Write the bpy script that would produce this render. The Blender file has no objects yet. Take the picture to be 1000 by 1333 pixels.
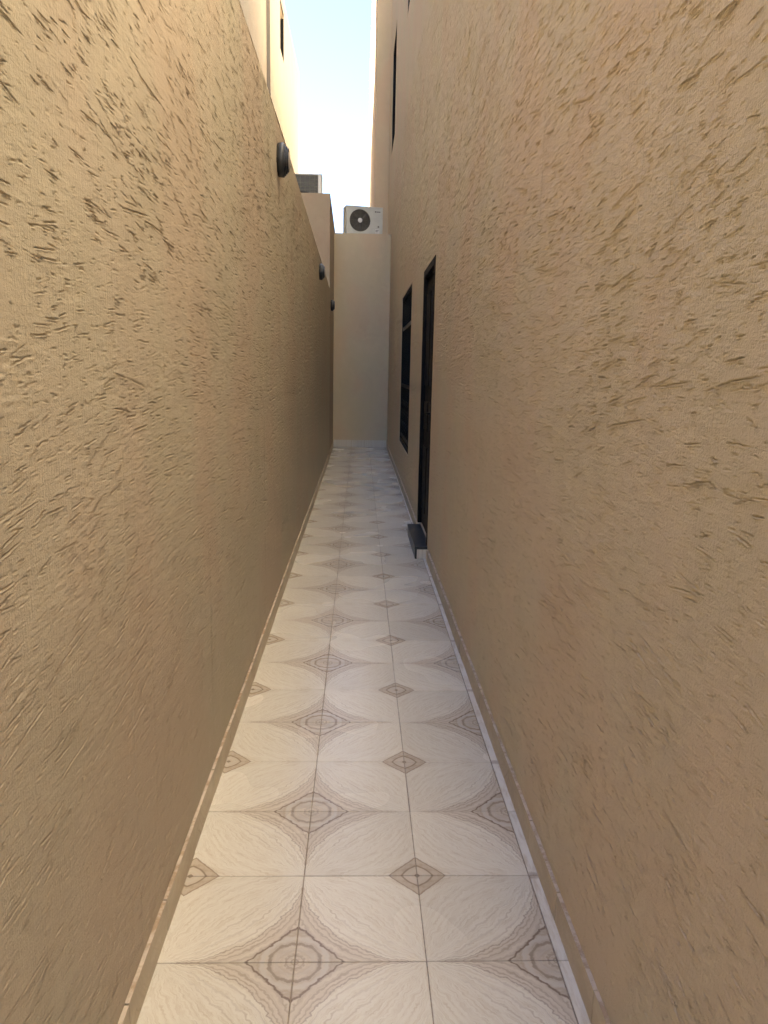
import bpy, math, random
import numpy as np
from mathutils import Matrix, Vector
rng = np.random.default_rng(7)
random.seed(7)
S = bpy.context.scene
C = S.collection

# ------------------------------------------------------------------ camera
YAW, PITCH, ROLL, CAM_H, F_PX = 0.0344, 0.1837, -0.0196, 1.4557, 994.02
def camera():
    cy, sy, cp, sp = math.cos(YAW), math.sin(YAW), math.cos(PITCH), math.sin(PITCH)
    fw = np.array([sy*cp, cy*cp, -sp]); r = np.array([cy, -sy, 0.0]); d = np.cross(fw, r)
    cr, sr = math.cos(ROLL), math.sin(ROLL)
    r2 = cr*r + sr*d; d2 = -sr*r + cr*d
    cd = bpy.data.cameras.new('camera'); co = bpy.data.objects.new('camera', cd); C.objects.link(co)
    m = Matrix.Identity(4)
    for i in range(3):
        m[i][0] = r2[i]; m[i][1] = -d2[i]; m[i][2] = -fw[i]
    m[2][3] = CAM_H
    co.matrix_world = m
    cd.sensor_fit = 'VERTICAL'; cd.sensor_height = 24.0; cd.sensor_width = 18.0
    cd.lens = F_PX/1333*24.0
    cd.clip_start = 0.05; cd.clip_end = 2000
    S.camera = co
camera()

# ------------------------------------------------------------------ sky, sun, exposure
SUN_EL, SUN_AZ = math.radians(50), math.radians(275)     # azimuth from +Y (down the passage) towards +X (the house)
w = bpy.data.worlds.new('World'); S.world = w; w.use_nodes = True
nt = w.node_tree; bg = nt.nodes['Background']
sky = nt.nodes.new('ShaderNodeTexSky'); sky.sky_type = 'NISHITA'; sky.sun_disc = False
sky.sun_elevation = SUN_EL; sky.sun_rotation = SUN_AZ
sky.air_density = 0.7; sky.dust_density = 0.3; sky.ozone_density = 2.0
nt.links.new(sky.outputs[0], bg.inputs[0]); bg.inputs[1].default_value = 0.057
sl = bpy.data.lights.new('sun', 'SUN'); so = bpy.data.objects.new('sun', sl); C.objects.link(so)
sl.energy = 5.0; sl.angle = math.radians(0.53); sl.color = (1.0, 0.94, 0.85)
sd = Vector((math.sin(SUN_AZ)*math.cos(SUN_EL), math.cos(SUN_AZ)*math.cos(SUN_EL), math.sin(SUN_EL)))
so.rotation_euler = sd.to_track_quat('Z', 'Y').to_euler(); so.location = sd*40
S.view_settings.view_transform = 'Standard'; S.view_settings.look = 'None'
S.view_settings.gamma = 1.0; S.view_settings.use_curve_mapping = False
S.view_settings.exposure = 3.7
S.cycles.max_bounces = 12; S.cycles.diffuse_bounces = 8; S.cycles.glossy_bounces = 6
S.cycles.use_denoising = True

# ------------------------------------------------------------------ node helpers
class NB:
    def __init__(self, name):
        self.m = bpy.data.materials.new(name); self.m.use_nodes = True
        self.t = self.m.node_tree; self.b = self.t.nodes['Principled BSDF']
    def n(self, kind, **kw):
        x = self.t.nodes.new('ShaderNode'+kind)
        for k, v in kw.items(): setattr(x, k, v)
        return x
    def put(self, s, v):
        if isinstance(v, bpy.types.NodeSocket): self.t.links.new(v, s)
        elif v is not None: s.default_value = v
    def M(self, op, a, b=None, c=None, clamp=False):
        x = self.n('Math', operation=op, use_clamp=clamp)
        for i, v in enumerate((a, b, c)):
            if v is not None: self.put(x.inputs[i], v)
        return x.outputs[0]
    def step(self, v, lo, hi, a=0.0, b=1.0):
        x = self.n('MapRange', interpolation_type='SMOOTHSTEP')
        for i, q in enumerate((v, lo, hi, a, b)): self.put(x.inputs[i], q)
        return x.outputs[0]
    def line(self, v, c, wd):            # 1 on v == c, falling to 0 at distance wd
        return self.step(self.M('ABSOLUTE', self.M('SUBTRACT', v, c)), wd*0.25, wd, 1.0, 0.0)
    def mix(self, f, a, b, mode='MIX'):
        x = self.n('Mix', data_type='RGBA', blend_type=mode)
        self.put(x.inputs[0], f)
        for i, v in ((6, a), (7, b)):
            self.put(x.inputs[i], v if isinstance(v, bpy.types.NodeSocket) else (*v, 1.0))
        return x.outputs[2]
    def noise(self, vec, scale, detail=2.0, rough=0.5, dist=0.0):
        x = self.n('TexNoise'); self.put(x.inputs['Vector'], vec)
        x.inputs['Scale'].default_value = scale; x.inputs['Detail'].default_value = detail
        x.inputs['Roughness'].default_value = rough; x.inputs['Distortion'].default_value = dist
        return x.outputs['Fac']
    def vec(self, x, y, z=0.0):
        q = self.n('CombineXYZ')
        for i, v in enumerate((x, y, z)): self.put(q.inputs[i], v)
        return q.outputs[0]
    def pos(self):
        g = self.n('NewGeometry'); s = self.n('SeparateXYZ'); self.t.links.new(g.outputs['Position'], s.inputs[0])
        return g.outputs['Position'], s.outputs[0], s.outputs[1], s.outputs[2]
    def obj_rand(self): return self.n('ObjectInfo').outputs['Random']
    def scale(self, v, s):
        x = self.n('VectorMath', operation='MULTIPLY'); self.put(x.inputs[0], v); x.inputs[1].default_value = s
        return x.outputs[0]
    def bump(self, h, strength, distance):
        x = self.n('Bump'); x.inputs['Strength'].default_value = strength; x.inputs['Distance'].default_value = distance
        self.put(x.inputs['Height'], h); self.t.links.new(x.outputs[0], self.b.inputs['Normal'])
    def done(self, col=None, rough=None, spec=None, metal=None):
        for k, v in (('Base Color', col), ('Roughness', rough), ('Specular IOR Level', spec), ('Metallic', metal)):
            if v is not None:
                self.put(self.b.inputs[k], v if isinstance(v, (bpy.types.NodeSocket, float, int)) else (*v, 1.0))
        return self.m

def plaster(name, ca, cb, fine=1.0, grain=260.0, streak=1.0):
    k = NB(name); P, x, y, z = k.pos()
    big = k.noise(P, 1.3, 4, 0.6)
    mid = k.noise(P, 9.0, 3, 0.6)
    stain = k.noise(k.scale(P, (1, 3.0, 0.35)), 2.0, 3, 0.6)
    col = k.mix(k.step(big, 0.3, 0.7), ca, cb)
    col = k.mix(k.M('MULTIPLY', k.step(mid, 0.42, 0.75), 0.22), col, tuple(c*1.18 for c in ca))
    col = k.mix(k.M('MULTIPLY', k.step(stain, 0.5, 0.8), 0.20), col, tuple(c*0.8 for c in cb))
    tint = k.noise(k.scale(P, (1, 0.8, 0.55)), 1.9, 2, 0.5)
    col = k.mix(k.M('MULTIPLY', k.step(tint, 0.46, 0.62), 0.55), col, (cb[0]*1.05, cb[1]*0.955, cb[2]*0.95))
    col = k.mix(k.M('MULTIPLY', k.step(tint, 0.50, 0.36), 0.45), col, (ca[0]*0.93, ca[1]*0.965, ca[2]*0.92))
    spk = k.noise(P, 420.0, 2, 0.6)
    col = k.mix(k.M('MULTIPLY', k.step(spk, 0.35, 0.7), 0.25), col, tuple(c*0.82 for c in cb))
    g = k.noise(P, grain, 3, 0.65)
    vs = k.noise(k.scale(P, (1, 1, 0.045)), 210.0, 2, 0.6)
    sw = k.noise(k.scale(P, (1, 0.22, 1.0)), 55.0, 4, 0.65)
    h = k.M('ADD', k.M('MULTIPLY', g, 0.6), k.M('ADD', k.M('MULTIPLY', vs, 0.55*streak), k.M('MULTIPLY', sw, 0.9)))
    k.bump(h, 0.55*fine, 0.0035)
    return k.done(col, 0.82, 0.25)

M_wall = plaster('brown_textured_plaster', (0.53, 0.462, 0.347), (0.50, 0.432, 0.32), 1.0)
M_wall_house = plaster('brown_dragged_plaster', (0.62, 0.545, 0.415), (0.595, 0.518, 0.39), 2.0, 210.0, 0.6)
M_back = plaster('sand_plaster', (0.72, 0.615, 0.43), (0.69, 0.585, 0.405), 1.2)
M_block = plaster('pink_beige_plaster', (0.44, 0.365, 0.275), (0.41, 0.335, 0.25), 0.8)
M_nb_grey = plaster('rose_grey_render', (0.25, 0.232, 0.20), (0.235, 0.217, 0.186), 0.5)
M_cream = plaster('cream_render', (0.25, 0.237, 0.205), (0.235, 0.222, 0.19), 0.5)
M_beige = plaster('warm_beige_render', (0.72, 0.585, 0.39), (0.69, 0.555, 0.365), 0.5)

T = 0.33; XA, Y0 = -0.1432, 1.6726
def tile_nodes(k, u, v):
    """the book-matched onyx print of one tile: u, v in 0..1, big rosette corner at 0,0, small one at 1,1;
    its veins are arcs that fan out from the two other corners"""
    uv = k.vec(u, v)
    cen = lambda a, m: k.M('MULTIPLY', k.M('SUBTRACT', a, 0.5), m)
    n1 = k.noise(uv, 5.0, 3, 0.6); n2 = k.noise(k.vec(k.M('ADD', u, 7.3), v), 5.0, 3, 0.6)
    nf = k.noise(uv, 20.0, 3, 0.6)
    wob = k.M('ADD', cen(n1, 0.12), cen(nf, 0.05))
    uw = k.M('ADD', u, k.M('ADD', cen(n1, 0.10), cen(nf, 0.022))); vw = k.M('ADD', v, k.M('ADD', cen(n2, 0.10), cen(nf, 0.022)))
    iu, iv = k.M('SUBTRACT', 1.0, u), k.M('SUBTRACT', 1.0, v)
    ju, jv = k.M('SUBTRACT', 1.0, uw), k.M('SUBTRACT', 1.0, vw)
    hyp = lambda a, b: k.M('SQRT', k.M('ADD', k.M('MULTIPLY', a, a), k.M('MULTIPLY', b, b)))
    rb = hyp(u, v)
    cross = k.M('SUBTRACT', k.M('ADD', uw, vw), 1.0)
    dot = k.M('ADD', k.M('MULTIPLY', uw, ju), k.M('MULTIPLY', vw, jv))
    sig = k.M('ARCTAN2', cross, k.M('ADD', dot, 0.012))         # -pi/2 at the big rosette, +pi/2 at the small one
    tau = k.M('LOGARITHM', k.M('DIVIDE', k.M('ADD', hyp(ju, vw), 0.05), k.M('ADD', hyp(uw, jv), 0.05)), 2.718)
    scal = k.M('MULTIPLY', k.M('SINE', k.M('MULTIPLY', k.M('SUBTRACT', u, v), 52.0)), 0.005)
    db = k.M('ADD', k.M('ADD', u, v), k.M('ADD', scal, k.M('MULTIPLY', wob, 0.75)))
    ds = k.M('ADD', k.M('ADD', iu, iv), k.M('MULTIPLY', wob, 0.30))
    rbw = k.M('ADD', rb, k.M('MULTIPLY', wob, 0.8))
    rsw = k.M('ADD', k.M('MULTIPLY', k.M('ADD', hyp(iu, iv), k.M('ADD', iu, iv)), 0.5), k.M('MULTIPLY', wob, 0.2))
    # pale field with veins
    white, warm = (0.84, 0.79, 0.66), (0.69, 0.605, 0.46)
    fan = k.noise(k.vec(k.M('MULTIPLY', sig, 15.0), k.M('MULTIPLY', tau, 1.1)), 1.0, 6, 0.72)
    cloud = k.noise(uv, 3.0, 3, 0.6)
    col = k.mix(k.step(fan, 0.42, 0.70), white, warm)
    fine = k.noise(k.vec(k.M('MULTIPLY', sig, 62.0), k.M('MULTIPLY', tau, 2.6)), 1.0, 3, 0.6)
    col = k.mix(k.M('MULTIPLY', k.step(fine, 0.55, 0.72), 0.5), col, (0.50, 0.41, 0.30))
    col = k.mix(k.M('MULTIPLY', k.step(fine, 0.45, 0.30), 0.5), col, (0.86, 0.81, 0.70))
    col = k.mix(k.M('MULTIPLY', k.step(cloud, 0.40, 0.7), 0.22), col, (0.84, 0.785, 0.665))
    for c, q in ((-0.66, 0.30), (-0.42, 0.22), (-0.16, 0.16)):
        col = k.mix(k.M('MULTIPLY', k.line(sig, c, 0.03), q), col, (0.40, 0.32, 0.245))
        col = k.mix(k.M('MULTIPLY', k.line(sig, c+0.05, 0.05), q*1.3), col, (0.86, 0.81, 0.70))
    # rosy concave star round the big rosette
    star = k.step(sig, -0.80, -0.76, 1.0, 0.0)
    band = k.noise(k.vec(k.M('MULTIPLY', sig, 20.0), k.M('MULTIPLY', tau, 1.2)), 1.0, 5, 0.7)
    scol = k.mix(k.step(band, 0.36, 0.66), (0.72, 0.635, 0.50), (0.545, 0.445, 0.33))
    col = k.mix(k.M('MULTIPLY', star, 0.7), col, scol)
    for c, q in ((-0.87, 0.35), (-0.97, 0.45), (-1.10, 0.3)):
        col = k.mix(k.M('MULTIPLY', k.line(sig, c, 0.03), q), col, (0.40, 0.31, 0.22))
        col = k.mix(k.M('MULTIPLY', k.line(sig, c+0.05, 0.045), q), col, (0.78, 0.70, 0.575))
    col = k.mix(k.M('MULTIPLY', k.line(sig, -0.785, 0.022), 0.5), col, (0.30, 0.225, 0.165))
    # big rosette
    big = k.step(db, 0.368, 0.378, 1.0, 0.0)
    bcol = k.mix(k.step(k.noise(k.vec(k.M('MULTIPLY', rbw, 30.0), k.M('ARCTAN2', v, u)), 1.0, 4, 0.65), 0.35, 0.68), (0.68, 0.60, 0.47), (0.55, 0.46, 0.345))
    bcol = k.mix(k.M('MULTIPLY', k.line(rbw, 0.245, 0.035), 0.75), bcol, (0.67, 0.62, 0.53))
    bcol = k.mix(k.M('MULTIPLY', k.line(rbw, 0.188, 0.019), 0.65), bcol, (0.30, 0.23, 0.165))
    bcol = k.mix(k.M('MULTIPLY', k.line(rbw, 0.13, 0.03), 0.5), bcol, (0.63, 0.57, 0.48))
    bcol = k.mix(k.M('MULTIPLY', k.line(rbw, 0.06, 0.014), 0.45), bcol, (0.36, 0.28, 0.21))
    bcol = k.mix(k.M('MULTIPLY', k.line(rb, 0.026, 0.010), 0.5), bcol, (0.34, 0.27, 0.2))
    col = k.mix(big, col, bcol)
    col = k.mix(k.M('MULTIPLY', k.line(db, 0.375, 0.019), 0.85), col, (0.235, 0.165, 0.115))
    # small rosette
    sm = k.step(ds, 0.25, 0.257, 1.0, 0.0)
    mcol = k.mix(k.step(k.noise(uv, 18.0, 3, 0.6), 0.35, 0.7), (0.62, 0.525, 0.395), (0.53, 0.43, 0.31))
    mcol = k.mix(k.M('MULTIPLY', k.step(rsw, 0.125, 0.14, 1.0, 0.0), 0.8), mcol, (0.68, 0.60, 0.47))
    mcol = k.mix(k.M('MULTIPLY', k.line(rsw, 0.135, 0.017), 0.8), mcol, (0.27, 0.195, 0.13))
    mcol = k.mix(k.M('MULTIPLY', k.line(rsw, 0.07, 0.02), 0.45), mcol, (0.68, 0.63, 0.54))
    mcol = k.mix(k.step(rsw, 0.022, 0.034, 0.75, 0.0), mcol, (0.22, 0.155, 0.105))
    col = k.mix(sm, col, mcol)
    return k.mix(k.M('MULTIPLY', k.line(ds, 0.253, 0.014), 0.7), col, (0.28, 0.20, 0.135))
def dust(k, col, P, amt):
    d = k.noise(P, 1.4, 2, 0.5); sp = k.noise(P, 160.0, 2, 0.5)
    col = k.mix(k.M('MULTIPLY', k.step(d, 0.42, 0.75), amt), col, (0.50, 0.43, 0.33))
    return k.mix(k.step(sp, 0.74, 0.82, 0.0, 0.25), col, (0.30, 0.24, 0.18))
def tile_floor():
    k = NB('onyx_print_tile'); P, x, y, z = k.pos()
    u = k.M('PINGPONG', k.M('DIVIDE', k.M('SUBTRACT', x, XA), T), 1.0)
    v = k.M('PINGPONG', k.M('DIVIDE', k.M('SUBTRACT', y, Y0), T), 1.0)
    col = dust(k, tile_nodes(k, u, v), P, 0.16)
    hue = k.step(k.obj_rand(), 0.0, 1.0, 0.93, 1.04)
    sc = k.n('VectorMath', operation='SCALE'); k.put(sc.inputs[0], col); k.put(sc.inputs['Scale'], hue)
    rg = k.step(k.noise(P, 1.6, 2, 0.5), 0.3, 0.7, 0.235, 0.285)
    k.bump(k.noise(P, 5.0, 1, 0.5), 0.03, 0.004)
    return k.done(sc.outputs[0], rg, 0.5)
M_tile = tile_floor()
def tile_strip():
    k = NB('cut_tile_strip'); P, x, y, z = k.pos(); r = k.obj_rand()
    n = k.noise(k.vec(k.M('MULTIPLY', x, 6.0), k.M('ADD', y, k.M('MULTIPLY', r, 9.0)), 0.0), 9.0, 4, 0.65)
    col = k.mix(k.step(n, 0.42, 0.7), (0.86, 0.81, 0.70), (0.68, 0.60, 0.47))
    v = k.M('PINGPONG', k.M('DIVIDE', k.M('SUBTRACT', y, Y0), T), 1.0)
    seam = k.line(k.M('ADD', v, k.M('MULTIPLY', k.noise(P, 40.0, 3), 0.06)), 1.02, 0.05)
    col = k.mix(k.M('MULTIPLY', seam, 0.55), col, (0.38, 0.29, 0.2))
    return k.done(dust(k, col, P, 0.25), 0.38, 0.5)
M_strip = tile_strip()
def tile_skirt(name, amount):
    """skirting cut from the same tile, smeared with plaster"""
    k = NB(name); P, x, y, z = k.pos(); r = k.obj_rand()
    u = k.M('PINGPONG', k.M('ADD', k.M('DIVIDE', z, T), k.M('MULTIPLY', k.step(r, 0.0, 1.0, 0.0, 1.0), 1.7)), 1.0)
    v = k.M('PINGPONG', k.M('DIVIDE', k.M('ADD', k.M('SUBTRACT', y, Y0), x), T), 1.0)
    col = tile_nodes(k, u, v)
    sm = k.noise(k.scale(P, (1, 1, 2.2)), 7.0, 5, 0.7)
    col = k.mix(k.step(sm, 0.30, 0.62, amount*0.72, amount), col, (0.50, 0.42, 0.30))
    k.bump(k.noise(P, 60.0, 3, 0.6), 0.25, 0.002)
    return k.done(col, 0.6, 0.35)
M_skirt = tile_skirt('smeared_skirting_tile', 0.92)
M_skirt_clean = tile_skirt('clean_skirting_tile', 0.25)
def skirt_edge():
    k = NB('skirting_raw_edge'); P, x, y, z = k.pos()
    n = k.noise(k.scale(P, (1, 1, 1)), 11.0, 5, 0.7)
    col = k.mix(k.step(n, 0.44, 0.60), (0.66, 0.56, 0.43), (0.46, 0.34, 0.22))
    k.bump(k.noise(P, 90.0, 3, 0.6), 0.4, 0.002)
    return k.done(col, 0.75, 0.3)
M_edge = skirt_edge()
def simple(name, col, rough=0.5, metal=0.0, vary=0.12, sc=30.0, spec=0.5):
    k = NB(name); P, x, y, z = k.pos()
    n = k.noise(P, sc, 3, 0.6)
    c = k.mix(k.step(n, 0.3, 0.7), tuple(q*(1-vary) for q in col), tuple(min(1, q*(1+vary)) for q in col))
    return k.done(c, k.step(n, 0.3, 0.7, rough*0.9, min(1, rough*1.12)), spec, metal)
M_grout = simple('tile_grout', (0.34, 0.28, 0.215), 0.9, 0, 0.25, 60)
M_sand = simple('sandy_ground', (0.46, 0.36, 0.25), 0.95, 0, 0.15, 0.8)
M_black = simple('black_powder_coat', (0.008, 0.008, 0.009), 0.65, 0.0, 0.25, 40, 0.15)
M_iron = simple('black_iron', (0.010, 0.011, 0.011), 0.6, 0.0, 0.3, 60, 0.2)
M_steel = simple('dull_grey_metal', (0.11, 0.115, 0.115), 0.42, 0.5, 0.15, 60)
M_glass = simple('dark_window_glass', (0.012, 0.015, 0.017), 0.10, 0.0, 0.2, 4, 0.3)
M_granite = simple('black_granite', (0.026, 0.029, 0.030), 0.32, 0.0, 0.55, 380)
M_lamp = simple('charcoal_lamp_housing', (0.028, 0.031, 0.033), 0.38, 0.1, 0.2, 40)
M_lens = simple('frosted_lamp_lens', (0.36, 0.33, 0.31), 0.32, 0, 0.06, 30)
M_acw = simple('white_ac_enamel', (0.64, 0.66, 0.60), 0.42, 0, 0.05, 8)
M_acdark = simple('dark_ac_interior', (0.13, 0.125, 0.105), 0.7, 0, 0.2, 40)
M_acgrille = simple('grey_ac_wire', (0.20, 0.195, 0.17), 0.5, 0, 0.1, 40)
M_acfin = simple('condenser_fin', (0.10, 0.105, 0.10), 0.55, 0.4, 0.15, 90)
M_rubber = simple('black_rubber', (0.02, 0.02, 0.02), 0.6, 0, 0.2, 40)
M_white = simple('white_plastic', (0.78, 0.78, 0.75), 0.4, 0, 0.03, 20)
M_roof = simple('roof_screed', (0.45, 0.38, 0.29), 0.95, 0, 0.15, 3)

# ------------------------------------------------------------------ mesh helpers
class MB:
    def __init__(self): self.v = []; self.f = []; self.mi = []
    def add(self, vs, fs, mi=0):
        o = len(self.v); self.v += [tuple(p) for p in vs]; self.f += [tuple(i+o for i in q) for q in fs]; self.mi += [mi]*len(fs)
        return self
    def box(self, x0, x1, y0, y1, z0, z1, b=0.0, mi=0):
        """box with its edges chamfered by b"""
        if b <= 0:
            vs = [(x, y, z) for z in (z0, z1) for y in (y0, y1) for x in (x0, x1)]
            return self.add(vs, [(0, 2, 3, 1), (4, 5, 7, 6), (0, 1, 5, 4), (2, 6, 7, 3), (0, 4, 6, 2), (1, 3, 7, 5)], mi)
        vs, idx = [], {}
        X, Y, Z = (x0, x1), (y0, y1), (z0, z1)
        for i in (0, 1):
            for j in (0, 1):
                for q in (0, 1):
                    sx, sy, sz = (1, -1)[i], (1, -1)[j], (1, -1)[q]
                    for a in range(3):
                        p = [X[i]+sx*b, Y[j]+sy*b, Z[q]+sz*b]; p[a] = (X[i], Y[j], Z[q])[a]
                        idx[i, j, q, a] = len(vs); vs.append(tuple(p))
        fs = []
        for s in (0, 1):
            for a in range(3):
                o = [q for q in range(3) if q != a]
                def key(p, r):
                    t = [0, 0, 0]; t[a] = s; t[o[0]] = p; t[o[1]] = r; return idx[t[0], t[1], t[2], a]
                q = [key(0, 0), key(1, 0), key(1, 1), key(0, 1)]
                fs.append(tuple(q))
        for a in range(3):
            o = [q for q in range(3) if q != a]
            for p in (0, 1):
                for r in (0, 1):
                    t0 = [0, 0, 0]; t0[o[0]] = p; t0[o[1]] = r; t1 = list(t0); t1[a] = 1
                    fs.append((idx[(*t0, o[0])], idx[(*t1, o[0])], idx[(*t1, o[1])], idx[(*t0, o[1])]))
        for i in (0, 1):
            for j in (0, 1):
                for q in (0, 1): fs.append((idx[i, j, q, 0], idx[i, j, q, 1], idx[i, j, q, 2]))
        return self.add(vs, fs, mi)
    def lathe(self, prof, org, axis='X', n=36, mi=0, ang=(0, 2*math.pi)):
        """prof = [(r, t)] turned round the axis through org"""
        full = abs(ang[1]-ang[0]-2*math.pi) < 1e-6
        m = n if full else n+1
        vs = []
        for r, t in prof:
            for k in range(m):
                a = ang[0]+(ang[1]-ang[0])*k/n
                c, s = r*math.cos(a), r*math.sin(a)
                p = {'X': (t, c, s), 'Y': (c, t, s), 'Z': (c, s, t)}[axis]
                vs.append(tuple(org[i]+p[i] for i in range(3)))
        fs = []
        for i in range(len(prof)-1):
            for k in range(n):
                k2 = (k+1) % m if full else k+1
                fs.append((i*m+k, i*m+k2, (i+1)*m+k2, (i+1)*m+k))
        return self.add(vs, fs, mi)
    def tube(self, pts, r, n=6, closed=False, mi=0):
        pts = [Vector(p) for p in pts]; rings = []
        N = len(pts)
        for i, p in enumerate(pts):
            a = pts[(i-1) % N] if closed or i > 0 else p; b = pts[(i+1) % N] if closed or i < N-1 else p
            d = (b-a).normalized(); up = Vector((0, 0, 1)) if abs(d.z) < 0.9 else Vector((1, 0, 0))
            s = d.cross(up).normalized(); u = s.cross(d)
            rings.append([p+s*(r*math.cos(2*math.pi*k/n))+u*(r*math.sin(2*math.pi*k/n)) for k in range(n)])
        vs = [q for g in rings for q in g]; fs = []
        for i in range(N if closed else N-1):
            j = (i+1) % N
            for k in range(n): fs.append((i*n+k, i*n+(k+1) % n, j*n+(k+1) % n, j*n+k))
        if not closed: fs += [tuple(range(n))[::-1], tuple(range((N-1)*n, N*n))]
        return self.add(vs, fs, mi)
    def mesh(self, name, mats, smooth=None):
        me = bpy.data.meshes.new(name); me.from_pydata(self.v, [], self.f)
        for m in (mats if isinstance(mats, (list, tuple)) else [mats]): me.materials.append(m)
        me.polygons.foreach_set('material_index', self.mi)
        import bmesh
        bm = bmesh.new(); bm.from_mesh(me); bmesh.ops.recalc_face_normals(bm, faces=bm.faces); bm.to_mesh(me); bm.free()
        if smooth is not None:
            me.polygons.foreach_set('use_smooth', [True]*len(me.polygons)); me.set_sharp_from_angle(angle=math.radians(smooth))
        return me
    def build(self, name, mats, parent=None, smooth=None):
        return link(name, self.mesh(name, mats, smooth), parent)
def link(name, me, parent=None):
    o = bpy.data.objects.new(name, me); C.objects.link(o)
    if parent is not None: o.parent = parent
    return o
def thing(name, label, cat, loc=(0, 0, 0), rz=0.0, group=None):
    o = bpy.data.objects.new(name, None); C.objects.link(o); o.location = loc; o.rotation_euler = (0, 0, rz)
    o.empty_display_size = 0.2
    o['label'] = label; o['category'] = cat
    if group: o['group'] = group
    return o
def copy_tree(o, parent=None):
    c = o.copy(); C.objects.link(c); c.parent = parent
    for ch in list(o.children): copy_tree(ch, c)
    return c

# ------------------------------------------------------------------ rough dragged plaster as real relief
def vnoise(Y, Z, sy, sz, seed):
    """smooth value noise on the (cols, rows) grid, about -1..1"""
    r = np.random.default_rng(seed)
    gy, gz = Y/sy, Z/sz
    y0, z0 = math.floor(gy.min())-1, math.floor(gz.min())-1
    L = r.uniform(-1, 1, (int(gy.max()-y0)+4, int(gz.max()-z0)+4))
    iy = np.floor(gy).astype(int); iz = np.floor(gz).astype(int)
    fy, fz = gy-iy, gz-iz; fy = fy*fy*(3-2*fy); fz = fz*fz*(3-2*fz); iy -= y0; iz -= z0
    a = L[iy][:, iz]; b = L[iy+1][:, iz]; c = L[iy][:, iz+1]; d = L[iy+1][:, iz+1]
    fy = fy[:, None]; fz = fz[None, :]
    return (a*(1-fy)+b*fy)*(1-fz)+(c*(1-fy)+d*fy)*fz

def make_gouges(y0, y1, z1, density, seed, tilt):
    """list of trowel-dragged grooves: centre, length, half width, depth, angle, bow"""
    r = np.random.default_rng(seed); out = []
    n_cl = int((y1-y0)*z1*density/4)
    for _ in range(n_cl):                              # grooves come in loose sheaves
        cy, cz = r.uniform(y0, y1), r.uniform(-0.1, z1)
        ang = math.radians(tilt*math.sin(cy*1.7+cz*2.3+seed)+r.normal(0, 5))
        m = 1+r.poisson(3.6); spread = r.uniform(0.03, 0.16)
        for _ in range(m):
            L = float(np.clip(r.lognormal(math.log(0.031), 0.65), 0.010, 0.22))
            wd = r.uniform(0.00075, 0.00145)*(0.75+min(L, 0.15)*2.6)
            dp = wd*r.uniform(1.5, 2.8)
            a, b = r.normal(0, 0.075), r.normal(0, spread*0.55)
            out.append((cy+a*math.cos(ang)-b*math.sin(ang), cz+a*math.sin(ang)+b*math.cos(ang), L, wd, dp,
                        ang+math.radians(r.normal(0, 4.5)), r.normal(0, 0.010)*L, r.uniform(0, 6.28)))
    for _ in range(int((y1-y0)*z1*density*2.2)):       # pits and short nicks
        L = r.uniform(0.006, 0.022); wd = r.uniform(0.0008, 0.0018)
        out.append((r.uniform(y0, y1), r.uniform(0, z1), L, wd, wd*r.uniform(0.6, 1.3), math.radians(r.normal(0, 22)), 0.0, 0.0))
    for _ in range(int((y1-y0)*z1*1.6)):               # long faint upright trowel marks
        L = r.uniform(0.08, 0.4)
        out.append((r.uniform(y0, y1), r.uniform(0, z1), L, 0.0013, 0.0011, math.radians(90+r.normal(0, 4)), r.normal(0, 0.01)*L, 1.0))
    return out

def relief(Y, Z, gouges, seed, rough):
    H = 0.0018*vnoise(Y, Z, 0.45, 0.5, seed)+0.0011*vnoise(Y, Z, 0.13, 0.17, seed+1)
    dzg = (Z[-1]-Z[0])/(len(Z)-1)
    mask = np.clip(vnoise(Y, Z, 0.22, 0.16, seed+5)*1.6+rough, 0, 1)
    H += 0.00045*vnoise(Y, Z, 0.05, 0.019, seed+2)*(0.25+0.75*mask)
    H += 0.00055*vnoise(Y, Z, 0.018, 0.0075, seed+3)*(0.25+0.75*mask)
    H += 0.00042*vnoise(Y, Z, 0.010, 0.0042, seed+4)*(0.3+0.7*mask)
    for cy, cz, L, wd, dp, ang, bow, ph in gouges:
        ca, sa = math.cos(ang), math.sin(ang); hl = L/2
        wq = max(wd, 0.72*dzg)
        ey = abs(ca)*hl+abs(sa)*5*wq+abs(bow)+0.004; ez = abs(sa)*hl+abs(ca)*5*wq+abs(bow)+0.004
        if cy+ey < Y[0] or cy-ey > Y[-1]: continue
        i0, i1 = np.searchsorted(Y, (cy-ey, cy+ey)); j0, j1 = np.searchsorted(Z, (cz-ez, cz+ez))
        if i1-i0 < 1 or j1-j0 < 1: continue
        dy = (Y[i0:i1]-cy)[:, None]; dz = (Z[j0:j1]-cz)[None, :]
        t = (dy*ca+dz*sa)/hl; s = dz*ca-dy*sa+bow*(t*t-0.4)+0.0004*np.sin(t*8+ph)
        tp = np.sqrt(np.clip(1-t*t, 0, 1))
        we = max(wd, 0.72*dzg)
        ww = we*(0.45+0.55*tp)
        H[i0:i1, j0:j1] += tp*(-dp*np.exp(-(s/ww)**4)+0.45*dp*np.exp(-((s+1.9*ww)/(0.75*ww))**2)+0.10*dp*np.exp(-((s-2.0*ww)/(0.8*ww))**2))
    return H

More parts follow.
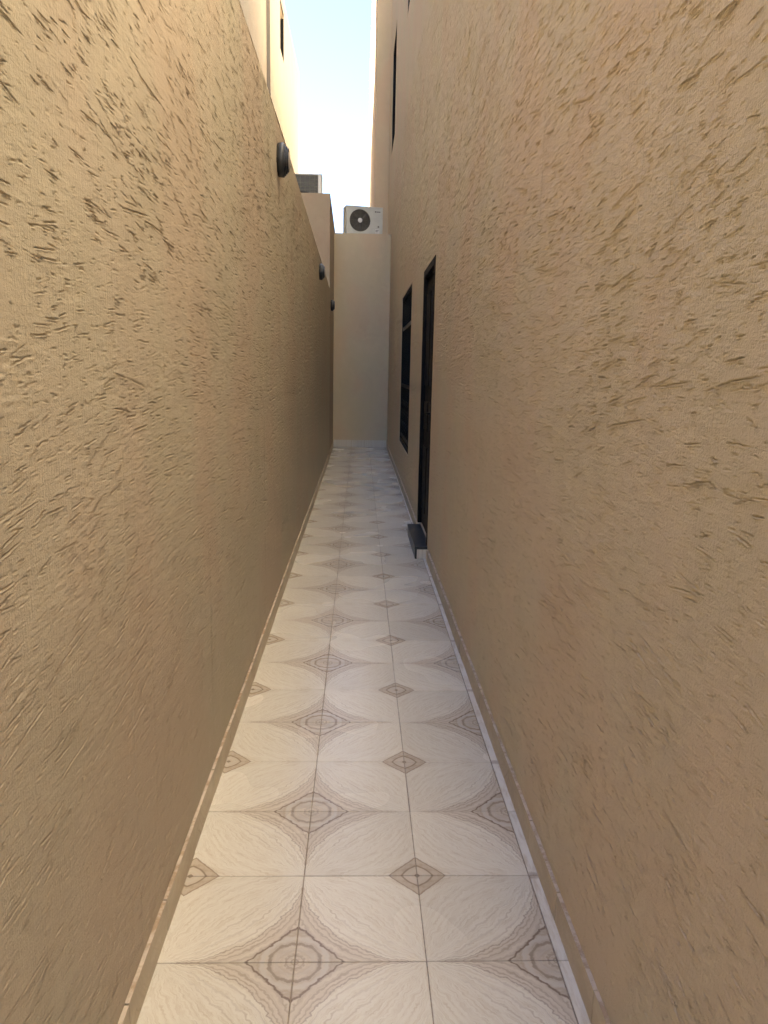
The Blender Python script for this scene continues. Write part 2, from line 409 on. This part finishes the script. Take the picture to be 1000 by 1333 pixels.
def relief_wall(name, mat, bands, gouges, seed, out_sign, parent, holes=(), ztop=None, back=0.2, y_start=-1.0, roof_z=None, rough=0.1):
    """One wall skin in the local plane x=0 (outwards = out_sign). bands = [(y0, y1, ky, dz, zmax)]; holes = (y0, y1, z0, z1)."""
    V, Q, off = [], [], 0
    prev = None
    zt = ztop or (lambda y: np.ones_like(y))
    grids = []
    for (a, b, ky, dz, zm) in bands:
        n = max(2, int(math.log(b/a)/ky)); Y = a*(b/a)**(np.arange(n+1)/n)
        snaps = [q for h in holes for q in h[:2] if a < q < b]
        for q in snaps: Y[np.argmin(abs(Y-q))] = q
        Z = np.linspace(0, zm, int(zm/dz)+1)
        for h in holes:
            for q in h[2:]:
                if 0 < q < zm: Z[np.argmin(abs(Z-q))] = q
        grids.append((Y, Z))
    Hs = [relief(Y, Z, gouges, seed, rough) for Y, Z in grids]
    for i in range(len(grids)):                         # stitch neighbours: the finer edge follows the coarser one
        Hs[i][:, -1] = 0
        if i == 0: Hs[i][0, :] = 0
        for h in holes:
            Y, Z = grids[i]
            jy = (Y >= h[0]-1e-6) & (Y <= h[1]+1e-6); jz = (Z >= h[2]-1e-6) & (Z <= h[3]+1e-6)
            Hs[i][np.ix_(jy, jz)] = 0
    for i in range(len(grids)-1):
        Za, Zb = grids[i][1], grids[i+1][1]
        Hs[i][-1, :] = np.interp(Za, Zb, Hs[i+1][0, :])
    for (Y, Z), H in zip(grids, Hs):
        ny, nz = H.shape
        ZZ = zt(Y)[:, None]*Z[None, :]
        P = np.stack([out_sign*H, np.repeat(Y[:, None], nz, 1), ZZ], -1).reshape(-1, 3)
        i, j = np.meshgrid(np.arange(ny-1), np.arange(nz-1), indexing='ij')
        yc, zc = (Y[:-1]+Y[1:])/2, (Z[:-1]+Z[1:])/2
        keep = np.ones((ny-1, nz-1), bool)
        for h in holes:
            keep &= ~(((yc > h[0]) & (yc < h[1]))[:, None] & ((zc > h[2]) & (zc < h[3]))[None, :])
        i, j = i[keep], j[keep]; base = off+i*nz+j
        q = np.stack([base, base+nz, base+nz+1, base+1], -1)
        if out_sign < 0: q = q[:, ::-1]
        V.append(P); Q.append(q); off += len(P)
    # plain rest: before the first band, above the bands, the top, the back
    E = MB()
    ye = bands[-1][1]; zmul = lambda y: float(zt(np.array([y]))[0])
    y0 = bands[0][0]
    if roof_z is None:
        top = lambda y, zm: zm*zmul(y)
        E.add([(0, y_start, 0), (0, y0, 0), (0, y0, bands[0][4]*zmul(y0)), (0, y_start, bands[0][4]*zmul(y_start))], [(0, 1, 2, 3)])
        bx_ = -out_sign*back
        ys = [y_start]+[b[0] for b in bands]+[ye]
        for p, q in zip(ys[:-1], ys[1:]):
            zp, zq = bands[0][4]*zmul(p), bands[0][4]*zmul(q)
            E.add([(0, p, zp), (0, q, zq), (bx_, q, zq), (bx_, p, zp)], [(0, 1, 2, 3)])
            E.add([(bx_, p, 0), (bx_, q, 0), (bx_, q, zq), (bx_, p, zp)], [(0, 1, 2, 3)])
        for y in (y_start, ye):
            z = bands[0][4]*zmul(y); E.add([(0, y, 0), (bx_, y, 0), (bx_, y, z), (0, y, z)], [(0, 1, 2, 3)])
    else:
        bx_ = -out_sign*back
        E.add([(0, y_start, 0), (0, y0, 0), (0, y0, roof_z), (0, y_start, roof_z)], [(0, 1, 2, 3)])
        for (a, b, ky, dz, zm) in bands:
            if zm < roof_z-0.01:
                E.add([(0, a, zm), (0, b, zm), (0, b, roof_z), (0, a, roof_z)], [(0, 1, 2, 3)])
        E.add([(0, y_start, roof_z), (0, ye, roof_z), (bx_, ye, roof_z), (bx_, y_start, roof_z)], [(0, 1, 2, 3)])
        E.add([(bx_, y_start, 0), (bx_, ye, 0), (bx_, ye, roof_z), (bx_, y_start, roof_z)], [(0, 1, 2, 3)])
        for y in (y_start, ye): E.add([(0, y, 0), (bx_, y, 0), (bx_, y, roof_z), (0, y, roof_z)], [(0, 1, 2, 3)])
    for h in holes:                                      # reveals
        d = -out_sign*0.16
        a, b, c, e = h
        E.add([(0, a, c), (0, b, c), (0, b, e), (0, a, e), (d, a, c), (d, b, c), (d, b, e), (d, a, e)],
              [(0, 1, 5, 4), (1, 2, 6, 5), (2, 3, 7, 6), (3, 0, 4, 7)])
    V = np.concatenate(V+[np.array(E.v)]); nq = sum(len(q) for q in Q)
    Q = np.concatenate(Q+[np.array(E.f)+off])
    me = bpy.data.meshes.new(name)
    me.vertices.add(len(V)); me.vertices.foreach_set('co', V.astype(np.float32).ravel())
    me.loops.add(len(Q)*4); me.loops.foreach_set('vertex_index', Q.astype(np.int32).ravel())
    me.polygons.add(len(Q)); me.polygons.foreach_set('loop_start', np.arange(len(Q), dtype=np.int32)*4)
    sm = np.zeros(len(Q), bool); sm[:nq] = True
    me.polygons.foreach_set('use_smooth', sm)
    me.update(calc_edges=True); me.validate()
    me.materials.append(mat)
    return link(name, me, parent)

def flat_wall(mb, x, ys, zs, holes, depth, axis='x', mi=0):
    """rectangular face with real window openings; depth = where the reveals go (signed, along the normal axis)"""
    Y = sorted({ys[0], ys[1], *[q for h in holes for q in h[:2]]}); Z = sorted({zs[0], zs[1], *[q for h in holes for q in h[2:4]]})
    pt = (lambda a, b, d=0: (x+d, a, b)) if axis == 'x' else (lambda a, b, d=0: (a, x+d, b))
    for a, b in zip(Y[:-1], Y[1:]):
        for c, e in zip(Z[:-1], Z[1:]):
            if any(h[0] <= a and b <= h[1] and h[2] <= c and e <= h[3] for h in holes): continue
            mb.add([pt(a, c), pt(b, c), pt(b, e), pt(a, e)], [(0, 1, 2, 3)], mi)
    for a, b, c, e in [h[:4] for h in holes]:
        mb.add([pt(a, c), pt(b, c), pt(b, e), pt(a, e), pt(a, c, depth), pt(b, c, depth), pt(b, e, depth), pt(a, e, depth)],
               [(0, 1, 5, 4), (1, 2, 6, 5), (2, 3, 7, 6), (3, 0, 4, 7)], mi)

# ------------------------------------------------------------------ ground and tiled passage floor
END_Y = 14.58
g = MB().add([(-400, -400, -0.06), (400, -400, -0.06), (400, 400, -0.06), (-400, 400, -0.06)], [(0, 1, 2, 3)]).build('ground', M_sand); g['kind'] = 'structure'
fl = MB().box(-0.60, 0.72, -2.0, END_Y+0.1, -0.05, -0.0022).build('floor', M_grout); fl['kind'] = 'structure'
GAP = 0.0014
tile_me = MB().box(-T/2+GAP, T/2-GAP, -T/2+GAP, T/2-GAP, -0.009, 0.0, 0.0012).mesh('tile', M_tile)
tile_me_l = MB().box(-T/2-0.014, T/2-GAP, -T/2+GAP, T/2-GAP, -0.009, 0.0, 0.0012).mesh('tile', M_tile)
r0 = math.floor((-1.75-Y0)/T); r1 = math.ceil((END_Y-Y0)/T)
for j in range(r0, r1):
    for i in (-1, 0, 1):
        cx, cy = XA+(i+0.5)*T, Y0+(j+0.5)*T
        if cy+T/2 > END_Y+0.06: continue
        o = link('tile', tile_me_l if i == -1 else tile_me, fl)
        o.location = (cx+rng.normal(0, 0.0003), cy+rng.normal(0, 0.0003), rng.normal(0, 0.00035))
        o.rotation_euler = (rng.normal(0, 0.0012), rng.normal(0, 0.0012), 0)
strip_me = MB().box(0.0, 0.045, -T/2+GAP, T/2-GAP, -0.009, 0.0006, 0.0012).mesh('tile_strip', M_strip)
for j in range(r0, r1):
    cy = Y0+(j+0.5)*T
    if cy+T/2 > END_Y+0.06: continue
    o = link('tile_strip', strip_me, fl); o.location = (XA+2*T+0.0022+rng.normal(0, 0.0004), cy, rng.normal(0, 0.0004))

# ------------------------------------------------------------------ low boundary wall on one side
LX = -0.4925
bw = thing('boundary_wall', 'long brown plaster boundary wall scored with grooves, carrying two round lamps', 'wall', (LX, 0, 0))
B_LEFT = [(0.80, 1.6, 0.005, 0.0016, 1.0), (1.6, 2.5, 0.005, 0.0022, 1.0), (2.5, 4.0, 0.005, 0.0027, 1.0),
          (4.0, 6.2, 0.006, 0.0042, 1.0), (6.2, 12.6, 0.009, 0.008, 1.0)]
WTOP = lambda y: 2.868-np.maximum(0, y-5.0)*0.0225
ZL = 2.868
gl = make_gouges(0.75, 12.6, 2.9, 560, 3, 9)
gl = [(a_, b_, c_, d_, e_*1.15, f_, g_, h_) for a_, b_, c_, d_, e_, f_, g_, h_ in gl]
gl += [(1.76, 0.55, 0.75, 0.004, 0.0016, math.radians(90), 0.006, 0.3), (1.775, 1.1, 0.5, 0.003, 0.001, math.radians(91), 0.004, 0.9)]
relief_wall('plaster', M_wall, [(a, b, k, d, ZL) for a, b, k, d, _ in B_LEFT], gl, 11, +1, bw,
            ztop=lambda y: WTOP(y)/ZL, back=0.2, y_start=-6.0, rough=-0.3)
SK_T = 0.0105
def skirting(parent, sign, y0, y1, hh, skip=(), mats=(M_skirt, M_edge), n0=0.0):
    """row of skirting tiles along the local plane x=0, proud towards sign"""
    y = y0+n0
    k = 0
    shapes = []
    for v in range(3):
        L = T-0.004; m = MB()
        m.box(0, sign*SK_T, -L/2, L/2, 0.0008, hh+(-0.0015, 0, 0.0012)[v], 0.0009)
        me = m.mesh('skirting_tile', list(mats))
        for p in me.polygons:
            if p.normal.z > 0.5: p.material_index = 1
        shapes.append(me)
    while y < y1-0.02:
        c = y+T/2
        if not any(a < c+T/2-0.002 and c-T/2+0.002 < b for a, b in skip) and c+T/2 <= y1+0.01:
            o = link('skirting_tile', shapes[k % 3], parent)
            o.location = (rng.normal(0, 0.0005)-sign*0.0006, c, 0); o.rotation_euler = (0, 0, rng.normal(0, 0.0016))
        y += T; k += 1
skirting(bw, +1, -0.86, 12.6, 0.093)

# ------------------------------------------------------------------ the house on the other side
HX, HRZ, HH = 0.5588, 0.0020, 11.4
house = thing('house', 'tall brown plastered house with black door, barred window and upper windows', 'house', (HX, 0, 0), HRZ)
DOOR = (5.86, 6.86, 0.098, 2.30); WIN = (8.42, 10.26, 0.525, 2.378)
UPA = (13.75, 15.15, 5.36, 7.12); UPB = (9.35, 10.6, 5.82, 7.5)
HOLES = [DOOR, WIN, UPA, UPB]
B_RIGHT = [(0.75, 1.6, 0.005, 0.0016, 2.45), (1.6, 2.5, 0.005, 0.0022, 2.95), (2.5, 4.0, 0.005, 0.0028, 3.7),
           (4.0, 5.86, 0.006, 0.0045, 4.7), (5.86, 10.6, 0.009, 0.010, 7.6), (10.6, 16.2, 0.016, 0.024, 9.15)]
gr = make_gouges(0.75, 16.2, 4.6, 540, 5, 9)
gr = [(a_, b_, c_, d_*1.1, e_*1.6, f_, g_, h_) for a_, b_, c_, d_, e_, f_, g_, h_ in gr]
gr += [(1.27, 0.9, 0.42, 0.0014, 0.0010, math.radians(90), 0.004, 0.3)]
relief_wall('plaster', M_wall_house, B_RIGHT, gr, 31, -1, house, holes=HOLES, back=7.0, y_start=-1.7, roof_z=HH, rough=0.25)
skirting(house, -1, -1.55, END_Y-0.02, 0.090, skip=[(5.80, 6.76)], n0=0.06)
# doorstep: black granite tread and riser, pale tile ends
ds = MB().box(-0.100, 0.02, 5.825, 6.735, 0.078, 0.099, 0.002).build('doorstep', M_granite, house)
MB().box(-0.0975, -0.082, 5.828, 6.732, 0.001, 0.0775, 0.001).build('riser', M_granite, ds)
MB().box(-0.0815, -0.0005, 5.829, 5.842, 0.001, 0.0775, 0.001).build('end_tile', M_strip, ds)
MB().box(-0.0815, -0.0005, 6.718, 6.731, 0.001, 0.0775, 0.001).build('end_tile', M_strip, ds)
MB().box(-0.0815, 0.03, 5.8425, 6.7175, 0.0, 0.0775).build('core', M_grout, ds)
# door
a, b, c, e = DOOR
m = MB()
m.box(-0.004, 0.13, a+0.001, a+0.062, c, e-0.001, 0.003); m.box(-0.004, 0.13, b-0.062, b-0.001, c, e-0.001, 0.003)
m.box(-0.004, 0.13, a+0.0625, b-0.0625, e-0.062, e-0.001, 0.003)
dr = m.build('door', M_black, house)
lf = MB().box(0.030, 0.075, a+0.064, b-0.064, c+0.008, e-0.064, 0.002).build('leaf', M_black, dr)
for z0, z1 in ((0.25, 0.82), (0.95, 1.20), (1.33, 2.10)):
    for y0_, y1_ in ((a+0.14, a+0.47), (a+0.53, b-0.14)):
        MB().box(0.018, 0.031, y0_, y1_, z0, z1, 0.006).build('raised_panel', M_black, dr)
m = MB(); m.box(0.016, 0.031, a+0.082, a+0.118, 1.0, 1.22, 0.004)
m.tube([(0.018, a+0.1, 1.13), (-0.022, a+0.1, 1.13), (-0.026, a+0.11, 1.13), (-0.026, a+0.21, 1.128)], 0.008, 8)
m.build('handle', M_black, dr, 40)
# windows of the house
def window(parent, h, grille, mat_bar=M_iron, x0=0.0, sgn=1, fr=0.05, glass=M_glass):
    """frame, pane(s) and, for the ground floor, an iron grille with a transom and scrolls; sgn = inwards"""
    a, b, c, e = h
    q = lambda p, r: (min(x0+sgn*p, x0+sgn*r), max(x0+sgn*p, x0+sgn*r))
    m = MB(); X = q(0.006, 0.14)
    m.box(*X, a+0.001, a+fr, c+0.001, e-0.001, 0.002); m.box(*X, b-fr, b-0.001, c+0.001, e-0.001, 0.002)
    m.box(*X, a+fr+0.0005, b-fr-0.0005, c+0.001, c+fr, 0.002); m.box(*X, a+fr+0.0005, b-fr-0.0005, e-fr, e-0.001, 0.002)
    wn = m.build('window', M_black, parent)
    mid = (a+b)/2
    for p, r in ((a+fr, mid-0.022), (mid+0.022, b-fr)):
        MB().box(*q(0.098, 0.106), p, r, c+fr, e-fr).build('pane', glass, wn)
    MB().box(*q(0.085, 0.12), mid-0.0215, mid+0.0215, c+fr+0.0005, e-fr-0.0005, 0.002).build('mullion', M_black, wn)
    if grille:
        z1 = c+0.785*(e-c); z2 = c+0.40*(e-c)
        for z, mt in ((z1, M_steel), (z2, mat_bar), (c+0.10, mat_bar)):
            MB().box(*q(0.012, 0.034), a+fr, b-fr, z-0.022, z+0.022, 0.003).build('rail', mt, wn)
        n = 13
        for i in range(n):
            y = a+fr+(b-a-2*fr)*(i+0.5)/n
            MB().box(*q(0.016, 0.030), y-0.007, y+0.007, c+fr, e-fr, 0.002).build('bar', mat_bar, wn)
        for i in range(6):
            for s_ in (0, 1):
                y = a+fr+(b-a-2*fr)*(i+0.5)/6; zc = c+0.20+0.27*s_; pts = []
                for t in range(28):
                    an = t/27*4.2*math.pi; rr = 0.105*(1-t/34)
                    pts.append((x0+sgn*0.022, y+rr*math.cos(an)*(1 if s_ else -1), zc+rr*math.sin(an)))
                MB().tube(pts, 0.008, 5).build('scroll', mat_bar, wn, 60)
    return wn
window(house, WIN, True)
for h in (UPA, UPB): window(house, h, False)

# ------------------------------------------------------------------ wall across the end of the passage
bk = thing('end_wall', 'pale sand plaster wall closing the far end of the passage', 'wall', (0, END_Y, 0))
def rough_sheet(name, mat, parent, org, ux, w_, z0, z1, nrm, seed, n=46, dens=60):
    """plaster face with shallow relief: local origin, unit vector along, width, normal"""
    Y = np.linspace(0, w_, n+1); Z = np.linspace(z0, z1, int((z1-z0)/0.03)+1)
    H = relief(Y, Z, make_gouges(0, w_, z1, dens, seed, 8), seed, 0.2)*1.2
    H[0, :] = H[-1, :] = 0; H[:, 0] = H[:, -1] = 0
    P = np.array(org)[None, None, :]+Y[:, None, None]*np.array(ux)+Z[None, :, None]*np.array((0, 0, 1))+H[..., None]*np.array(nrm)
    return P, len(Y), len(Z)
def block(name, mat, parent, x0, x1, y0, y1, z1, front_seed, z1b=None):
    """plaster block; its face towards the camera carries relief; z1b = height at the far end"""
    z1b = z1b or z1
    m = MB()
    P, ny, nz = rough_sheet(name, mat, parent, (x0, y0, 0), (1, 0, 0), x1-x0, 0, z1, (0, -1, 0), front_seed, n=max(12, int((x1-x0)/0.03)))
    m.add(P.reshape(-1, 3), [(i*nz+j, (i+1)*nz+j, (i+1)*nz+j+1, i*nz+j+1) for i in range(ny-1) for j in range(nz-1)])
    m.add([(x0, y0, 0), (x1, y0, 0), (x1, y1, 0), (x0, y1, 0), (x0, y0, z1), (x1, y0, z1), (x1, y1, z1b), (x0, y1, z1b)],
          [(1, 2, 6, 5), (2, 3, 7, 6), (3, 0, 4, 7), (4, 5, 6, 7)])
    return m.build(name, mat, parent, 30)
block('plaster', M_back, bk, -0.50, 0.54, 0, 1.5, 3.888, 41)
for i, (p, r) in enumerate(((-0.488, -0.146), (-0.143, 0.187), (0.190, 0.515))):
    o = MB().box(p, r, -SK_T, 0.001, 0.001, 0.135, 0.001).build('skirting_tile', [M_strip, M_edge], bk)
ax = thing('corner_block', 'taller pink beige plaster wall block at the passage corner beyond the boundary wall', 'wall', (0, 12.6, 0))
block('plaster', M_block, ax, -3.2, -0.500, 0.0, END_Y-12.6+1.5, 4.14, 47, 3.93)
y = 12.62
while y < END_Y-0.03:
    L = min(T-0.004, END_Y-0.012-y)
    MB().box(-0.501, -0.4895, y-12.6, y-12.6+L, 0.001, 0.093, 0.0009).build('skirting_tile', [M_skirt, M_edge], ax)
    y += T

# ------------------------------------------------------------------ neighbouring houses
def far_house(name, label, x_face, y0, y1, xb, z1, mat, holes, front_holes=(), sgn=-1):
    """house whose passage-side face lies in x = x_face; xb = the far side; sgn = direction from the face into the house"""
    t = thing(name, label, 'house', (x_face, y0, 0)); m = MB(); L = y1-y0; W = xb-x_face
    flat_wall(m, 0, (0, L), (0, z1), holes, sgn*0.18)
    xs = sorted((0, W))
    flat_wall(m, 0, xs, (0, z1), front_holes, 0.18, 'y')
    m.add([(W, 0, 0), (W, L, 0), (W, L, z1), (W, 0, z1)], [(0, 1, 2, 3)])
    m.add([(0, L, 0), (W, L, 0), (W, L, z1), (0, L, z1)], [(0, 1, 2, 3)])
    wl = m.build('wall', mat, t)
    MB().add([(0, 0, z1-0.5), (W, 0, z1-0.5), (W, L, z1-0.5), (0, L, z1-0.5)], [(0, 1, 2, 3)]).build('roof', M_roof, t)
    for h in holes: window(t, h, False, x0=0.0, sgn=sgn)
    return t
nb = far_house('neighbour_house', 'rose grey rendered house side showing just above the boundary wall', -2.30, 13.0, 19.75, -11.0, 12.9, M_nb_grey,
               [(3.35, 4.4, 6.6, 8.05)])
for y0_, y1_, zz in ((9.0, 12.998, 10.95), (5.5, 8.998, 9.25), (2.6, 5.498, 7.75), (-8.0, 2.598, 6.45)):   # unseen stepped blocks, added to keep sun off the lower house wall
    MB().box(-8.7, 0.0, y0_-13.0, y1_-13.0, 0, zz).build('sun_blocker', M_nb_grey, nb)
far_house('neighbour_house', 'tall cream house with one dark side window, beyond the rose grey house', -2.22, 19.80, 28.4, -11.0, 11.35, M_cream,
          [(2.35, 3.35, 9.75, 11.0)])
far_house('neighbour_house', 'warm beige house rising behind the end wall and its air conditioner', 0.25, 16.45, 35.0, 9.0, 13.6, M_beige,
          [(9.0, 10.2, 9.0, 10.6), (14.0, 15.2, 7.2, 8.4)], sgn=1)

# ------------------------------------------------------------------ round wall lamps
def wall_lamp(label, loc):
    t = thing('wall_lamp', label, 'lamp', loc, 0.0, 'round lamps along the boundary wall')
    MB().lathe([(0.0, 0.0), (0.096, 0.0), (0.101, 0.006), (0.104, 0.040), (0.101, 0.046), (0.094, 0.047)], (0, 0, 0), 'X', 40).build('housing', M_lamp, t, 35)
    for i in range(3):
        r = 0.094-0.011*i; d = 0.047+0.011*i
        MB().lathe([(r, d-0.002), (r, d+0.006), (r-0.0025, d+0.0085), (r-0.008, d+0.0085), (r-0.0085, d-0.002)], (0, 0, 0), 'X', 40).build('ring', M_lamp, t, 35)
    MB().lathe([(0.060*math.cos(q), 0.066+0.020*math.sin(q)) for q in np.linspace(0, math.pi/2, 8)], (0, 0, 0), 'X', 36).build('lens', M_lens, t, 60)
    MB().lathe([(0.064, 0.05), (0.064, 0.076), (0.0605, 0.078), (0.0595, 0.066)], (0, 0, 0), 'X', 36).build('lens_rim', M_lamp, t, 35)
    return t
lp = wall_lamp('dark ribbed round lamp on the boundary wall, farthest from the end wall', (LX-0.002, 4.76, 2.645)); lp.scale = (0.84, 0.9, 0.90)
for loc, lb in (((LX-0.002, 9.35, 2.575), 'dark round lamp on the boundary wall just before the taller corner block'),
                ((-0.5005, 13.15, 2.50), 'small dark round lamp on the corner block, nearest the end wall')):
    o = copy_tree(lp); o.location = loc; o['label'] = lb

# ------------------------------------------------------------------ air conditioners
def air_conditioner(label, loc, rz, back=False):
    t = thing('air_conditioner', label, 'air conditioner', loc, rz)
    W, D, Hh, z0 = 0.70, 0.27, 0.49, 0.05
    m = MB()                                   # casing as a shell: sides, top, base, rear or front openings left to their own parts
    fx, fz, R = -0.085, z0+Hh/2, 0.198
    m.box(-W/2, -W/2+0.012, -D/2, D/2, z0, z0+Hh-0.0125, 0.003); m.box(W/2-0.012, W/2, -D/2, D/2, z0, z0+Hh-0.0125, 0.003)
    m.box(-W/2-0.002, W/2+0.002, -D/2-0.004, D/2+0.002, z0+Hh-0.012, z0+Hh+0.006, 0.005)
    m.box(-W/2+0.0125, W/2-0.0125, -D/2, D/2, z0, z0+0.015)
    m.box(0.16, 0.165, -D/2+0.01, D/2-0.01, z0+0.016, z0+Hh-0.013)
    cs = m.build('casing', M_acw, t)
    # front panel with a round hole
    N = 48; vs = []; fs = []
    for i in range(N):
        an = 2*math.pi*i/N; c_, s_ = math.cos(an), math.sin(an)
        vs.append((fx+R*c_, -D/2-0.001, fz+R*s_)); vs.append((fx+R*c_, -D/2+0.03, fz+R*s_))
        hx0, hx1, hz0, hz1 = -W/2+0.0122, W/2-0.0122, z0+0.0005, z0+Hh-0.0125
        k1 = (hx1-fx)/c_ if c_ > 1e-9 else ((hx0-fx)/c_ if c_ < -1e-9 else 1e9)
        k2 = (hz1-fz)/s_ if s_ > 1e-9 else ((hz0-fz)/s_ if s_ < -1e-9 else 1e9)
        kk = min(k1, k2); vs.append((fx+kk*c_, -D/2-0.001, fz+kk*s_))
    for i in range(N):
        j = (i+1) % N
        fs += [(3*i, 3*j, 3*j+2, 3*i+2), (3*i, 3*i+1, 3*j+1, 3*j)]
    for cx in (hx0, hx1):
        for cz in (hz0, hz1):
            an = math.atan2(cz-fz, cx-fx) % (2*math.pi); i = int(an/(2*math.pi)*N); j = (i+1) % N
            vs.append((cx, -D/2-0.001, cz)); fs.append((3*i+2, 3*j+2, len(vs)-1))
    fp = MB().add(vs, fs).build('front_panel', M_acw, t)
    m = MB()
    for r in np.linspace(0.05, R-0.004, 12):
        m.tube([(fx+r*math.cos(q), -D/2-0.006, fz+r*math.sin(q)) for q in np.linspace(0, 2*math.pi, 36, endpoint=False)], 0.0022, 4, True)
    for q in np.linspace(0, 2*math.pi, 8, endpoint=False):
        m.tube([(fx+0.04*math.cos(q), -D/2-0.009, fz+0.04*math.sin(q)), (fx+R*math.cos(q), -D/2-0.009, fz+R*math.sin(q))], 0.003, 4)
    m.build('fan_guard', M_acgrille, t)
    MB().lathe([(0.0, -D/2-0.014), (0.036, -D/2-0.014), (0.042, -D/2-0.010), (0.042, -D/2-0.004)], (fx, 0, fz), 'Y', 24).build('hub_badge', M_white, t, 35)
    MB().box(-W/2+0.014, 0.158, D/2-0.10, D/2-0.095, z0+0.017, z0+Hh-0.014).build('coil', M_acdark, t)
    for q in range(3):
        an = 2*math.pi*q/3+0.5; vs = []
        for r in (0.03, 0.09, 0.15, 0.185):
            for s_ in (-1, 1):
                aa = an+s_*(0.28+1.2*r)*0.5+r*1.2
                vs.append((fx+r*math.cos(aa), -D/2+0.035+s_*0.018, fz+r*math.sin(aa)))
        MB().add(vs, [(0, 1, 3, 2), (2, 3, 5, 4), (4, 5, 7, 6)]).build('fan_blade', M_acdark, t, 60)
    # marks on the service side
    MB().box(0.198, 0.216, -D/2-0.0035, -D/2-0.001, z0+0.400, z0+0.424).build('logo_mark', M_acdark, t)
    for i in range(4):
        MB().box(0.226+i*0.020, 0.240+i*0.020, -D/2-0.0035, -D/2-0.001, z0+0.403, z0+0.421).build('logo_letter', M_acfin, t)
    MB().box(0.255, 0.283, -D/2-0.0035, -D/2-0.001, z0+0.135, z0+0.165).build('energy_sticker', M_acgrille, t)
    MB().box(0.205, 0.290, -D/2-0.003, -D/2-0.001, z0+0.03, z0+0.105).build('rating_plate', M_white, t)
    for i in range(2): MB().box(0.215, 0.275-i*0.02, -D/2-0.0045, -D/2-0.003, z0+0.078-i*0.02, z0+0.086-i*0.02).build('plate_line', M_acfin, t)
    # rear: finned coil behind a wire guard
    MB().box(-W/2+0.014, W/2-0.10, D/2-0.03, D/2-0.012, z0+0.017, z0+Hh-0.014).build('condenser', M_acfin, t)
    rg = MB()
    for z in np.linspace(z0+0.03, z0+Hh-0.03, 9): rg.tube([(-W/2+0.012, D/2-0.004, z), (W/2-0.10, D/2-0.004, z)], 0.0032, 4)
    for x in np.linspace(-W/2+0.03, W/2-0.11, 8): rg.tube([(x, D/2+0.001, z0+0.016), (x, D/2+0.001, z0+Hh-0.014)], 0.0036, 4)
    rg.build('rear_guard', M_acgrille, t)
    MB().box(W/2-0.0995, W/2-0.0125, D/2-0.012, D/2-0.001, z0+0.016, z0+Hh-0.0125, 0.002).build('rear_panel', M_acw, t)
    MB().box(-W/2+0.0125, -W/2+0.058, D/2-0.011, D/2+0.006, z0+0.016, z0+Hh-0.0125, 0.002).build('rear_edge', M_white, t)
    for x in (-W/2+0.1, W/2-0.14):
        MB().box(x, x+0.05, -D/2-0.02, D/2+0.02, -0.002, z0-0.0005, 0.004).build('foot', M_rubber, t)
    return t
air_conditioner('white air conditioner with round fan guard, turned slightly, standing on the end wall', (0.015, END_Y+0.52, 3.888), math.radians(13))
ac2 = air_conditioner('white air conditioner showing its gridded back, standing on the corner block', (-1.02, 13.45, 4.043), math.radians(180))
m = MB(); m.tube([(0.33, 0.16, 0.24), (0.30, 0.18, 0.25), (0.1, 0.19, 0.262), (-0.1, 0.19, 0.245), (-0.2, 0.185, 0.20), (-0.26, 0.18, 0.04)], 0.017, 8)
m.build('hose', M_rubber, ac2, 60)
